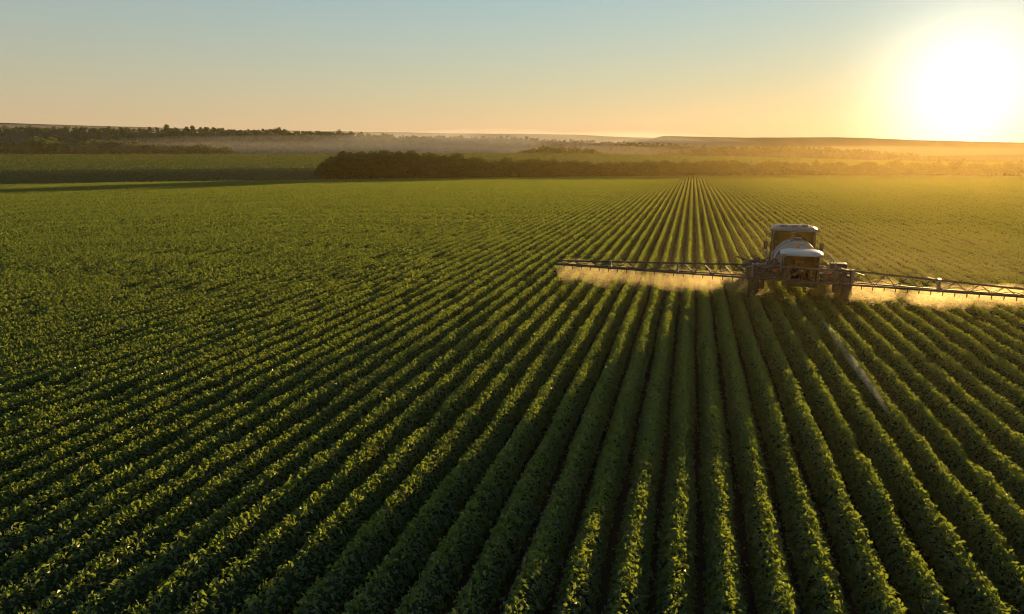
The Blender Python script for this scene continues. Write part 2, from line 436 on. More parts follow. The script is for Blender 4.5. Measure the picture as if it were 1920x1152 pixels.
for k, (X, end) in enumerate(far_rows):
    v, f, t, nc = row_mesh(300 + k, 120, ROW_LEN, 0.45)
    v = v + np.array([X, end - ROW_LEN, 0]); VV.append(v); FF.append(f + off); TT.append(t); off += len(v)
o = link('crop_rows', np_mesh('crop_rows', np.vstack(VV), np.vstack(FF), np.concatenate(TT)), None, M_CROP)
tag(o, 'outermost rows of green crop at both far corners of the field', 'crop', kind='stuff')

# ------------------------------------------------------------------ far field beyond the bank: tufts of crop
n = 105000
rng = np.random.default_rng(77)
a = rng.uniform(-0.72, 0.62, n); re = r_edge(a); t01 = rng.random(n) ** 0.8
r = re + 4 + t01 * (486 - re - 4)
wa = a - YAW
z = terrain(a, r)
d = r - re
keep = (d > 40); a, r, wa, z, d = a[keep], r[keep], wa[keep], z[keep], d[keep]; n = len(a)
pos = np.stack([np.sin(wa) * r, np.cos(wa) * r, z + 0.12 + 0.3 * rng.random(n)], 1)
v, f, t = leaves(pos, np.tile([0, 0, 1.0], (n, 1)), 0.5, 0.8, rng, jitter=0.75)
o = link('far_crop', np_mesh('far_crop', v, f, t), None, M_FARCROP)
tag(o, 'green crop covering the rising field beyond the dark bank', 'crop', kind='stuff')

# rough grass on the shaded bank at the far edge of the crop
n = 40000
a = rng.uniform(-0.72, 0.62, n); r = r_edge(a) + rng.uniform(3, 42, n); wa = a - YAW; z = terrain(a, r)
pos = np.stack([np.sin(wa) * r, np.cos(wa) * r, z + 0.04 + 0.18 * rng.random(n) ** 2], 1)
v, f, t = leaves(pos, np.tile([0, 0, 1.0], (n, 1)), 0.4, 0.5, rng, jitter=0.8)
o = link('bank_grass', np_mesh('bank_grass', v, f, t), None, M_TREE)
tag(o, 'rough dark grass on the shaded bank beyond the crop', 'grass', kind='stuff')

# ------------------------------------------------------------------ trees
def crown_mesh(seed, hgt, rad, trunk_h, nlob, nleaf, leaf, name='crown', flat=1.0):
    rng = np.random.default_rng(seed); V, Fc, T = [], [], []; off = 0
    for k in range(nlob):
        an = rng.uniform(0, 6.28); q = rng.random() ** 0.5 * rad * 0.62
        zz = trunk_h + (hgt - trunk_h) * rng.uniform(0.18, 0.82)
        taper = 1 - 0.45 * abs((zz - trunk_h) / (hgt - trunk_h) - 0.4)
        c = np.array([math.cos(an) * q * taper, math.sin(an) * q * taper, zz])
        lr = rad * rng.uniform(0.32, 0.52)
        n = nleaf // nlob
        d = rng.normal(0, 1, (n, 3)); d /= np.linalg.norm(d, axis=1, keepdims=True)
        rr = lr * (1 - 0.5 * rng.random(n) ** 2)[:, None] * np.array([1, 1, 0.8 * flat])
        pos = c + d * rr; pos[:, 2] = np.maximum(pos[:, 2], 0.15)
        v, f, t = leaves(pos, d, leaf, 0.8, rng, jitter=0.5)
        t = np.clip(t * 0.7 + rng.uniform(-0.15, 0.4), 0, 1)
        V.append(v); Fc.append(f + off); T.append(t); off += len(v)
    return np.vstack(V), np.vstack(Fc), np.concatenate(T)
def trunk_mb(seed, hgt, rad):
    g = random.Random(seed); m = MB()
    m.tube([(0, 0, -0.4), (0.05, 0.02, hgt * 0.3), (0.1, -0.05, hgt * 0.62)], [rad * 0.09, rad * 0.065, rad * 0.03], 7)
    for k in range(4):
        an = g.uniform(0, 6.28); z0 = hgt * g.uniform(0.22, 0.45)
        m.tube([(0.05, 0, z0), (math.cos(an) * rad * 0.3, math.sin(an) * rad * 0.3, z0 + hgt * 0.17), (math.cos(an) * rad * 0.55, math.sin(an) * rad * 0.55, z0 + hgt * 0.3)],
               [rad * 0.04, rad * 0.03, rad * 0.012], 5)
    return m
def tree_proto(name, seed, hgt, rad, trunk_h, nlob, nleaf, leaf, mat, flat=1.0):
    root = empty(name)
    v, f, t = crown_mesh(seed, hgt, rad, trunk_h, nlob, nleaf, leaf, flat=flat)
    link('crown', np_mesh('crown', v, f, t), root, mat)
    trunk_mb(seed, hgt, rad).build('trunk', M_BARK, root)
    return root
used = {}
def plant_tree(protos, x, y, z, sc, label, cat, group):
    p = R.choice(protos)
    if id(p) not in used: used[id(p)] = 1; o = p
    else: o = copy_tree(p)
    o.location = (x, y, z); o.rotation_euler = (0, 0, R.uniform(0, 6.28)); s = sc * R.uniform(0.88, 1.12)
    o.scale = (s, s, sc * R.uniform(0.92, 1.08))
    tag(o, label, cat, group)
    return o
trees = [tree_proto('broadleaf_tree', 400 + k, 8.0, 3.6, 0.9, 16, 2600, 0.5, M_TREE) for k in range(4)]
bushes = [tree_proto('bush', 500 + k, 4.6, 3.0, 0.1, 12, 1500, 0.42, M_TREE, 0.9) for k in range(4)]
clump = [tree_proto('tree', 600 + k, 11, 4.6, 1.6, 14, 900, 1.0, M_FOREST) for k in range(4)]
# the tall dark clump at the left end of the belt: three ranks
def top_to_scale(x, ytop, zc, base_h, z): return (pt(x, ytop, zc)[2] - z) / base_h
def belt(x0, x1, step, dep, tops, protos, base_h, label, cat, group, jit=1.0):
    x = x0
    while x < x1:
        e = float(r_edge(az_of(x)))
        rr = e + dep + R.uniform(-2, 2) * jit
        a = az_of(x) - YAW; X, Y = math.sin(a) * rr, math.cos(a) * rr
        z = ground_z(X, Y) - 0.15
        yt = np.interp(x, [p[0] for p in tops], [p[1] for p in tops]) + R.uniform(-3.5, 3.5)
        zc = rr * math.cos(az_of(x)) * cth
        sc = max(0.45, top_to_scale(x, yt, zc, base_h, z))
        plant_tree(protos, X, Y, z, sc, label, cat, group)
        x += step * R.uniform(0.75, 1.3)
big_tops = [(600, 300), (622, 291), (650, 287), (720, 284), (790, 287), (850, 291)]
belt(612, 860, 17, 6, big_tops, trees, 8.0, 'dark broadleaf tree in the tall front clump at the left end of the hedge belt', 'tree', 'dark trees in the clump at the left end of the belt')
belt(618, 870, 19, 12, big_tops, trees, 8.0, 'dark broadleaf tree in the tall front clump at the left end of the hedge belt', 'tree', 'dark trees in the clump at the left end of the belt')
mid_tops = [(840, 291), (900, 296), (960, 297), (1100, 301), (1300, 303), (1600, 305), (1920, 306), (2200, 306)]
low_tops = [(840, 297), (900, 305), (1000, 311), (1300, 313), (1920, 314), (2200, 314)]
belt(852, 2050, 17, 15, mid_tops, bushes, 4.6, 'leafy bush with sunlit top in the hedge belt along the far field edge', 'bush', 'bushes of the hedge belt')
belt(858, 2050, 17, 6, low_tops, bushes, 4.6, 'low dark bush in the front of the hedge belt along the far field edge', 'bush', 'low front bushes of the hedge belt')
# clump of trees standing in the mist behind the far field
for kk_, (x, yt) in enumerate([(955, 280), (972, 275), (990, 273), (1008, 276), (1030, 271), (1042, 268), (1058, 270), (1075, 272), (1092, 275), (1110, 276), (1128, 281), (1145, 283)]):
    zc = 560 + R.uniform(-18, 18); b = pt(x, 290, zc); z = ground_z(b[0], b[1]) - 0.3
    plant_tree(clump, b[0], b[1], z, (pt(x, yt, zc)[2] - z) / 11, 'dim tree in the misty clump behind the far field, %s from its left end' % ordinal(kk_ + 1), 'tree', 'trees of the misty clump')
# lone trees on the skyline of the left hill
def surf_z(P, x, y):
    d = (P[..., 0] - x) ** 2 + (P[..., 1] - y) ** 2
    return float(P.reshape(-1, 3)[np.argmin(d.ravel()), 2])
def sky_tree(x, yt, yb, lab, group=None):
    zc = 806; b = pt(x, yb, zc); z = surf_z(P_woodhill, b[0], b[1]) - 1.0
    plant_tree(clump, b[0], b[1], z, max(0.35, (pt(x, yt, zc)[2] - z) / 11), lab, 'tree', group)
sky_tree(313, 233, 243, 'lone round tree standing on the skyline of the left hill')
sky_tree(295, 238, 243, 'small tree just left of the lone round skyline tree')
sky_tree(521, 237, 248, 'broad round tree on the skyline above the hill mist')
sky_tree(508, 240, 248, 'smaller tree touching the left of the broad skyline tree')
sky_tree(535, 240, 249, 'smaller tree touching the right of the broad skyline tree')
for kk_, (x, yt) in enumerate([(350, 237), (362, 235), (375, 237), (388, 236), (402, 238), (416, 239), (430, 241)]):
    sky_tree(x, yt, 246, 'tree in the low skyline grove right of the lone tree, %s from the left' % ordinal(kk_ + 1), 'trees of the skyline grove')
# the wood on the left hill: nearest rank as single trees, the mass behind as one
def on_woodhill(u, w): return P_woodhill[u, w]
nx, nv = P_woodhill.shape[:2]
cnt = 0
g = np.random.default_rng(9)
for x in np.arange(-30, 420, 13.0):
    for w in (0, 1):
        zc = 575 + 22 * w + g.uniform(-8, 8); xx = x + w * 6 + g.uniform(-3, 3)
        b = pt(xx, 288, zc); z = max(ground_z(b[0], b[1]), surf_z(P_woodhill, b[0], b[1])) - 0.5
        yt = np.interp(xx, [0, 60, 200, 420], [270, 262, 264, 272]) - 5 * w + g.uniform(-5, 4)
        plant_tree(clump, b[0], b[1], z, max(0.5, (pt(xx, yt, zc)[2] - z) / 11), 'rounded tree in the front rank of the wood on the left hill', 'tree', 'front rank trees of the left wood')
def forest(name, P, count, u0, u1, w0, w1, hgt, label, seed, mat=None):
    rng = np.random.default_rng(seed); nx, nv = P.shape[:2]
    base = []
    for k in range(5):
        v, f, t = crown_mesh(900 + seed + k, 1.0, 0.52, 0.05, 7, 49, 0.27); base.append((v, f, t))
    V, Fc, T = [], [], []; off = 0
    for k in range(count):
        u = rng.uniform(u0, u1) * (nx - 1.001); w = rng.uniform(w0, w1) * (nv - 1.001)
        i, j = int(u), int(w); fu, fw = u - i, w - j
        p = (P[i, j] * (1 - fu) + P[i + 1, j] * fu) * (1 - fw) + (P[i, j + 1] * (1 - fu) + P[i + 1, j + 1] * fu) * fw
        v, f, t = base[rng.integers(5)]
        h = hgt * rng.uniform(0.55, 1.25); an = rng.uniform(0, 6.28)
        ca, sa = math.cos(an), math.sin(an)
        vv = np.stack([v[:, 0] * ca - v[:, 1] * sa, v[:, 0] * sa + v[:, 1] * ca, v[:, 2] * rng.uniform(0.8, 1.1)], 1) * h + p - np.array([0, 0, 0.12 * h])
        V.append(vv); Fc.append(f + off); T.append(np.clip(t + rng.uniform(-0.35, 0.35), 0, 1)); off += len(v)
    o = link(name, np_mesh(name, np.vstack(V), np.vstack(Fc), np.concatenate(T)), None, mat or M_FOREST)
    tag(o, label, 'wood', kind='stuff')
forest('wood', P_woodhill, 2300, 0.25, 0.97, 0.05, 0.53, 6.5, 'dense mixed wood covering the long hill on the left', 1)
forest('wood', P_right, 3200, 0.03, 0.8, 0.05, 0.53, 2.6, 'dark wood covering the low hill beneath the sun', 2, M_TREE)
forest('wood', P_spur, 1600, 0.02, 0.98, 0.1, 0.53, 3.6, 'hazy wood on the misty spur in the middle distance', 3, M_TREE)

# ------------------------------------------------------------------ the self-propelled sprayer
M_WHITE = plain('white_paint', (0.44, 0.44, 0.43), 0.45)
M_ROOFSHADE = plain('backlit_roof_grey', (0.2, 0.19, 0.2), 0.45)  # backlit shade of the canopy roof put into its colour
M_TANK = plain('white_plastic', (0.34, 0.34, 0.32), 0.5)
M_DARK = plain('dark_metal', (0.05, 0.05, 0.045), 0.5, 0.3)
M_GREEN = plain('dark_green_paint', (0.03, 0.06, 0.025), 0.4)
M_GREY = plain('grey_metal', (0.18, 0.175, 0.165), 0.45, 0.5)
M_RUB = plain('rubber', (0.02, 0.02, 0.019), 0.85)
M_RIM = plain('rim_paint', (0.35, 0.3, 0.1), 0.5)
M_SEAT = plain('seat_fabric', (0.04, 0.04, 0.045), 0.9)
M_HOSE = plain('black_hose', (0.02, 0.02, 0.02), 0.5)
M_ORANGE = plain('beacon_plastic', (0.6, 0.2, 0.02), 0.3)
M_RED = plain('lamp_red', (0.35, 0.02, 0.015), 0.3)
mg, tg = new_mat('cab_glass')
pb = tg.nodes.new('ShaderNodeBsdfPrincipled'); pb.inputs['Base Color'].default_value = (0.22, 0.26, 0.25, 1); pb.inputs['Roughness'].default_value = 0.04
pb.inputs['Transmission Weight'].default_value = 1.0; pb.inputs['IOR'].default_value = 1.2
og = tg.nodes.new('ShaderNodeOutputMaterial'); tg.links.new(pb.outputs[0], og.inputs[0]); M_GLASS = mg

SX, SY = 5.15, 34.1
spr = empty('crop_sprayer', (SX, SY, 0), math.radians(-4.3))
tag(spr, 'self-propelled crop sprayer with white cab roof, rounded tank and wide boom driving through the rows', 'sprayer')

def wheel(x, y, rad, wdt):
    root = MB()
    r, w = rad, wdt / 2
    root.lathe([(r * 0.56, -w * 0.8), (r * 0.7, -w), (r * 0.9, -w), (r * 0.965, -w * 0.8), (r * 0.97, w * 0.8), (r * 0.9, w), (r * 0.7, w), (r * 0.56, w * 0.8)], 'x', n=40)
    n = 22
    for k in range(n):
        for sd in (-1, 1):
            a = 2 * math.pi * (k + (0.5 if sd > 0 else 0)) / n
            rot = Matrix.Rotation(a, 3, 'X') @ Matrix.Rotation(sd * 0.55, 3, 'Y') if False else Matrix.Rotation(-a, 3, 'X')
            cpos = Vector((sd * w * 0.5, 0, 0)) + Vector((0, math.sin(a) * r * 0.975, math.cos(a) * r * 0.975))
            root.box(cpos, (w * 1.02, 0.07, 0.07), rot @ Matrix.Rotation(sd * 0.6, 3, 'Z'))
    tyre = root.build('tyre', M_RUB, None)
    rim = MB(); rim.lathe([(0.05, -w * 0.1), (r * 0.2, -w * 0.15), (r * 0.5, -w * 0.5), (r * 0.57, -w * 0.85), (r * 0.585, -w * 0.85), (r * 0.585, w * 0.85), (r * 0.57, w * 0.85), (r * 0.5, w * 0.5), (r * 0.2, w * 0.15), (0.05, w * 0.1)], 'x', n=32)
    rim.lathe([(0.0, -w * 0.6), (0.13, -w * 0.6), (0.13, w * 0.6), (0.0, w * 0.6)], 'x', n=16)
    wo_ = empty('wheel', (x, y, rad))
    wo_.parent = spr
    tyre.parent = wo_
    rm = rim.build('rim', M_RIM, wo_, True)
    return wo_
WX = 2.05
w0 = wheel(-WX, 1.25, 0.78, 0.5)
for (x, y) in ((WX, 1.25), (-WX, 5.5), (WX, 5.5)):
    c = copy_tree(w0); c.parent = spr; c.location = (x, y, 0.78)
for (x, y) in ((-WX, 1.25), (WX, 1.25), (-WX, 5.5), (WX, 5.5)):
    sg = 1 if x > 0 else -1
    m = MB(); m.box((x - sg * 0.42, y, 1.15), (0.2, 0.3, 0.75)); m.box((x - sg * 0.3, y, 0.92), (0.22, 0.26, 0.3)); m.tube([(x - sg * 0.42, y, 1.5), (x - sg * 1.35, y, 1.55)], 0.1, 8)
    m.build('wheel_leg', M_DARK, spr, bevel=0.02)
# chassis
m = MB()
for sx in (-0.55, 0.55): m.box((sx, 3.3, 1.35), (0.16, 6.6, 0.26))
for yy in (0.3, 1.25, 2.5, 4.0, 5.5, 6.4): m.box((0, yy, 1.35), (1.3, 0.14, 0.18))
m.build('chassis', M_DARK, spr, bevel=0.015)
# near cab: roof, posts, panes, seat inside
CY0, CY1, CW, ZB, ZR = 0.55, 2.1, 0.78, 1.28, 2.54
cx0 = 0.02
def rounded_roof(cx_, y0, y1, hw, z, th, mat, name, crown=0.07):
    m = MB(); vs_ = []; nxr, nyr = 13, 9
    for j in range(nyr):
        v_ = j / (nyr - 1) * 2 - 1
        for i in range(nxr):
            u_ = i / (nxr - 1) * 2 - 1
            # superellipse outline
            k = (abs(u_) ** 5 + abs(v_) ** 5) ** 0.2 if (u_ or v_) else 1
            mxx = max(abs(u_), abs(v_)) or 1; s_ = mxx / max(k, 1e-6)
            vs_.append((cx_ + u_ * hw * s_, (y0 + y1) / 2 + v_ * (y1 - y0) / 2 * s_, z + th + crown * (1 - mxx ** 3) - 0.05 * mxx ** 8))
    n1 = len(vs_)
    low = [(x, y, z) for (x, y, _) in vs_]
    fs_ = []
    for j in range(nyr - 1):
        for i in range(nxr - 1):
            a = j * nxr + i; fs_.append((a, a + 1, a + nxr + 1, a + nxr)); fs_.append((n1 + a, n1 + a + nxr, n1 + a + nxr + 1, n1 + a + 1))
    rim = [i for i in range(nxr)] + [j * nxr + nxr - 1 for j in range(1, nyr)] + [(nyr - 1) * nxr + i for i in range(nxr - 2, -1, -1)] + [j * nxr for j in range(nyr - 2, 0, -1)]
    for a, b in zip(rim, rim[1:] + rim[:1]): fs_.append((b, a, n1 + a, n1 + b))
    m.add(vs_ + low, fs_)
    return m.build(name, mat, spr, True)
rf = rounded_roof(cx0, CY0 - 0.2, CY1 + 0.15, CW + 0.16, ZR, 0.13, M_WHITE, 'cab_roof'); 
rb = MB()
for sx in (-1, 1):
    for yy in (CY0, CY1): rb.tube([(cx0 + sx * CW, yy, ZB), (cx0 + sx * (CW - 0.04), yy, ZR + 0.02)], 0.045, 8)
    rb.tube([(cx0 + sx * CW, CY0, ZB), (cx0 + sx * CW, CY1, ZB)], 0.045, 6)
for yy in (CY0, CY1): rb.tube([(cx0 - CW, yy, ZB), (cx0 + CW, yy, ZB)], 0.045, 6)
rb.build('cab_frame', M_DARK, spr)
def pane(name, c, d): 
    m = MB(); m.box(c, d); return m.build(name, M_GLASS, spr)
hz = ZR - ZB - 0.06
pane('rear_window', (cx0, CY0, ZB + 0.03 + hz / 2), (2 * CW - 0.12, 0.012, hz))
pane('front_window', (cx0, CY1, ZB + 0.03 + hz / 2), (2 * CW - 0.12, 0.012, hz))
for sx in (-1, 1): pane('side_window', (cx0 + sx * (CW - 0.02), (CY0 + CY1) / 2, ZB + 0.03 + hz / 2), (0.012, CY1 - CY0 - 0.1, hz))
m = MB(); m.box((cx0, (CY0 + CY1) / 2, ZB - 0.12), (2 * CW, CY1 - CY0, 0.2)); m.build('cab_floor', M_DARK, spr, bevel=0.02)
m = MB(); m.box((cx0, 1.3, ZB + 0.27), (0.5, 0.48, 0.13)); m.box((cx0, 1.08, ZB + 0.55), (0.48, 0.12, 0.55)); m.box((cx0, 1.08, ZB + 0.9), (0.28, 0.1, 0.16)); m.box((cx0, 1.3, ZB + 0.1), (0.3, 0.3, 0.22))
m.build('driver_seat', M_SEAT, spr, bevel=0.04)
m = MB(); m.tube([(cx0, 1.9, ZB), (cx0, 1.72, ZB + 0.55)], 0.04, 8); m.lathe([(0.17, -0.015), (0.19, 0), (0.17, 0.015), (0.155, 0), (0.17, -0.015)], 'y', (cx0, 1.7, ZB + 0.58), 20); m.build('steering_column', M_DARK, spr)
m = MB(); m.lathe([(0, 0), (0.075, 0), (0.07, 0.12), (0.04, 0.16), (0, 0.165)], 'z', (cx0 - 0.1, 1.9, ZR + 0.2), 14); m.build('beacon', M_ORANGE, spr, True)
for sx in (-1, 1):
    m = MB(); m.box((cx0 + sx * (CW + 0.02), CY0 - 0.16, ZR + 0.02), (0.2, 0.1, 0.11)); m.build('work_light', M_GREY, spr, bevel=0.02)
# tank
m = MB(); TR = 1.04; TZc = 1.92
TX = -0.12; prof = [(0.0, 2.32), (TR * 0.45, 2.34), (TR * 0.85, 2.42), (TR * 0.93, 2.44), (TR * 0.97, 2.38), (TR * 1.0, 2.44), (TR * 1.0, 2.7), (TR * 1.015, 2.74), (TR * 1.015, 2.84), (TR, 2.88), (TR, 3.6), (TR * 1.015, 3.64), (TR * 1.015, 3.74), (TR, 3.78), (TR * 0.98, 4.3), (TR * 0.85, 4.45), (0, 4.5)]
m.lathe(prof, 'y', (TX, 0, TZc), 48)
tank = m.build('tank', M_TANK, spr, True)
m = MB(); m.lathe([(0, 0.1), (0.24, 0.1), (0.26, 0.06), (0.26, -0.06)], 'z', (TX, 3.2, TZc + TR + 0.05), 20); m.build('tank_lid', M_DARK, spr, True)
for yy in (2.79, 3.69):
    m = MB(); pts = [(TX + math.cos(a) * (TR + 0.035), yy, TZc + math.sin(a) * (TR + 0.035)) for a in np.linspace(-0.3, math.pi + 0.3, 26)]
    m.tube(pts, 0.03, 6); m.build('tank_strap', M_GREY, spr)
m = MB(); m.box((TX, 3.4, 1.2), (1.3, 2.2, 0.4)); m.build('tank_cradle', M_DARK, spr, bevel=0.03)
# tall forward cab canopy
R0, R1, RW, RZ = 4.75, 6.9, 1.06, 3.24
rx = -0.14
rounded_roof(rx, R0, R1, RW + 0.1, RZ, 0.17, M_ROOFSHADE, 'canopy_roof', 0.1)
m = MB(); 
for sx in (-1, 1):
    for yy in (R0 + 0.12, R1 - 0.15): m.tube([(rx + sx * RW, yy, 1.45), (rx + sx * (RW - 0.06), yy, RZ + 0.02)], 0.055, 8)
    m.tube([(rx + sx * (RW - 0.04), (R0 + R1) / 2, 1.45), (rx + sx * (RW - 0.06), (R0 + R1) / 2, RZ + 0.02)], 0.045, 8)
    m.tube([(rx + sx * RW, R0 + 0.12, 1.47), (rx + sx * RW, R1 - 0.15, 1.47)], 0.05, 6)
m.tube([(rx - RW, R0 + 0.12, 1.47), (rx + RW, R0 + 0.12, 1.47)], 0.05, 6); m.tube([(rx - RW, R1 - 0.15, 1.47), (rx + RW, R1 - 0.15, 1.47)], 0.05, 6)
m.tube([(rx, R0 + 0.1, 1.47), (rx, R0 + 0.1, RZ)], 0.035, 6)
m.build('canopy_frame', M_DARK, spr)
hz = RZ - 1.55
for sx in (-1, 1):
    m = MB(); m.box((rx + sx * (RW / 2), R0 + 0.14, 1.53 + hz / 2), (RW - 0.12, 0.012, hz)); m.build('canopy_window', M_GLASS, spr)
    m = MB(); m.box((rx + sx * (RW / 2), R1 - 0.15, 1.53 + hz / 2), (RW - 0.12, 0.012, hz)); m.build('canopy_window', M_GLASS, spr)
m = MB(); m.box((rx, 5.8, 1.4), (2.3, 1.9, 0.14)); m.build('canopy_floor', M_DARK, spr, bevel=0.02)
m = MB(); m.box((rx - 0.1, 5.9, 1.85), (0.55, 0.5, 0.16)); m.box((rx - 0.1, 5.65, 2.2), (0.52, 0.14, 0.75)); m.build('canopy_seat', M_SEAT, spr, bevel=0.05)
for (sx, yy) in ((-1, R0 + 0.3), (1, R0 + 0.3)):
    m = MB(); m.tube([(rx + sx * RW, yy, RZ - 0.1), (rx + sx * (RW + 0.3), yy - 0.05, RZ - 0.2), (rx + sx * (RW + 0.32), yy - 0.05, RZ - 0.55)], 0.022, 6)
    m.box((rx + sx * (RW + 0.32), yy - 0.07, RZ - 0.78), (0.2, 0.07, 0.42)); m.build('mirror', M_DARK, spr, bevel=0.01)
    m = MB(); m.box((rx + sx * (RW + 0.02), R0 - 0.02, RZ + 0.07), (0.26, 0.12, 0.14)); m.build('work_light', M_GREY, spr, bevel=0.02)
m = MB()
for u in (-0.55, 0.0, 0.5): m.box((rx + u, 5.2, RZ + 0.29), (0.3, 0.22, 0.1))
m.tube([(rx - 0.9, 5.0, RZ + 0.3), (rx + 0.9, 5.0, RZ + 0.3)], 0.018, 6)
m.build('roof_rack', M_GREY, spr)
m = MB(); m.tube([(rx + 0.75, 5.0, RZ + 0.15), (rx + 0.75, 5.0, RZ + 0.85)], 0.01, 5); m.build('antenna', M_DARK, spr)
# engine hood in front
m = MB(); m.box((0, 7.15, 1.75), (1.5, 0.6, 0.75)); m.build('bonnet', M_GREEN, spr, bevel=0.1)
m = MB(); m.tube([(0.95, 4.6, 1.4), (0.95, 4.6, 2.35), (0.95, 4.75, 2.5)], 0.06, 10); m.build('exhaust', M_GREY, spr)
# platforms, railings, ladder
m = MB(); m.box((-1.2, 3.3, 1.5), (0.5, 3.4, 0.05)); m.box((1.3, 2.4, 1.5), (0.55, 3.0, 0.05)); m.build('walkway', M_GREY, spr)
for sx, y0_, y1_ in ((-1.43, 1.7, 4.9), (1.55, 1.0, 3.8)):
    m = MB()
    for yy in np.linspace(y0_, y1_, 4): m.tube([(sx, yy, 1.5), (sx, yy, 2.25)], 0.02, 6)
    for zz in (1.88, 2.25): m.tube([(sx, y0_, zz), (sx, y1_, zz)], 0.02, 6)
    m.build('handrail', M_GREY, spr)
m = MB()
for dy in (0, 0.42): m.tube([(-1.75, 2.2 + dy, 0.55), (-1.5, 2.2 + dy, 1.55), (-1.47, 2.2 + dy, 2.3)], 0.022, 6)
for zz in (0.6, 0.85, 1.1, 1.35): m.box((-1.75 + (zz - 0.55) * 0.25, 2.41, zz), (0.14, 0.42, 0.03))
m.build('ladder', M_GREY, spr)
for (bx, by, bz, dx, dy, dz, mt, nm) in ((1.75, 1.9, 1.85, 0.75, 0.6, 0.5, M_DARK, 'tool_box'), (-1.15, 1.1, 1.72, 0.55, 0.7, 0.42, M_DARK, 'pump_housing'),
                                   (-1.75, 1.9, 1.62, 0.5, 0.8, 0.55, M_DARK, 'filter_housing'), (1.2, 0.75, 1.62, 0.4, 0.5, 0.5, M_DARK, 'valve_block'), (-0.95, 4.9, 1.8, 0.5, 0.5, 0.8, M_TANK, 'rinse_tank')):
    m = MB(); m.box((bx, by, bz), (dx, dy, dz)); m.build(nm, mt, spr, bevel=0.05)
# boom
def hb(x): return 1.46 - 0.0188 * x
BY = -0.25
def th(x):
    a = abs(x); return 0.62 - 0.44 * max(0, (a - 2.1) / 9.6)
m = MB()                                                       # carrier in the middle
for zz in (hb(0), hb(0) + 0.62): m.tube([(-2.1, BY, zz + 0.0188 * 2.1), (2.1, BY, zz - 0.0188 * 2.1)], 0.05, 8)
for xx in (-2.05, -1.4, -0.7, 0.7, 1.4, 2.05): m.box((xx, BY, hb(xx) + 0.31), (0.07, 0.07, 0.62))
for xa, xb in ((-2.05, -1.4), (-0.7, -1.4), (1.4, 0.7), (1.4, 2.05)): m.tube([(xa, BY, hb(xa)), (xb, BY, hb(xb) + 0.6)], 0.025, 6)
for sx in (-1, 1):
    for k in range(9):
        bx_, bz_ = sx * R.uniform(1.0, 2.1), R.uniform(0.08, 0.62)
        m.box((bx_, BY + R.uniform(0.05, 0.3), hb(bx_) + bz_), (R.uniform(0.1, 0.34), R.uniform(0.08, 0.2), R.uniform(0.08, 0.24)))
m.build('boom_carrier', M_DARK, spr)
for sx in (-1, 1):
    m = MB(); m.box((sx * 1.15, BY - 0.06, hb(sx * 1.15) + 0.42), (0.16, 0.05, 0.1)); m.build('tail_light', M_RED, spr, bevel=0.01)
m = MB()                                                       # lift linkage
for sx in (-0.5, 0.5):
    m.tube([(sx, BY, hb(0) + 0.1), (sx, 0.5, 1.35)], 0.05, 6); m.tube([(sx, BY, hb(0) + 0.6), (sx, 0.45, 1.6)], 0.045, 6)
m.tube([(0, BY, hb(0) + 0.5), (0, 0.4, 1.25)], 0.06, 8)
m.build('lift_linkage', M_DARK, spr)
hosem = MB()
g = random.Random(3)
for k in range(12):
    x0, x1 = g.uniform(-2.2, -0.4), g.uniform(-2.0, 0.2)
    if k % 2: x0, x1 = -x0, -x1
    z0, z1 = g.uniform(1.3, 2.0), g.uniform(1.4, 2.1)
    pts = [(x0 + (x1 - x0) * t_ , BY + 0.1 + 0.7 * t_, z0 + (z1 - z0) * t_ + 0.22 * math.sin(math.pi * t_) * g.choice((-1, 1))) for t_ in np.linspace(0, 1, 9)]
    hosem.tube(pts, 0.018, 5)
hosem.build('hoses', M_HOSE, spr)
for sx, x0_, x1_, z1_ in ((-1, 0.95, 2.5, 2.3), (1, 0.95, 2.0, 1.95)):
    m = MB()
    for k in range(44):
        xa = sx * R.uniform(x0_, x1_); ya = R.uniform(0.1, 1.9); za = R.uniform(1.35, z1_ - 0.12)
        if k % 3 == 0: m.box((xa, ya, za), (R.uniform(0.1, 0.38), R.uniform(0.1, 0.4), R.uniform(0.08, 0.3)))
        elif k % 3 == 1: m.tube([(xa, ya, za), (xa + R.uniform(-0.6, 0.6), ya + R.uniform(-0.3, 0.3), min(z1_, za + R.uniform(0.0, 0.5)))], R.uniform(0.02, 0.05), 6)
        else: m.tube([(xa, ya, 1.3), (xa + R.uniform(-0.1, 0.1), ya, z1_ - R.uniform(0, 0.4))], R.uniform(0.02, 0.04), 6)
    m.build('boom_fold_linkage', M_DARK, spr)
    m = MB()
    for k in range(14):
        xa = sx * R.uniform(x0_, x1_); ya = R.uniform(0.0, 1.6); za = R.uniform(1.4, z1_ - 0.1); L_ = R.uniform(0.4, 1.1)
        m.tube([(xa + (t_ - 0.5) * L_, ya + 0.2 * t_, za + 0.16 * math.sin(math.pi * t_ * 1.5)) for t_ in np.linspace(0, 1, 8)], 0.02, 5)
    m.build('hydraulic_hoses', M_HOSE if sx < 0 else M_GREY, spr)
TIP = 11.65
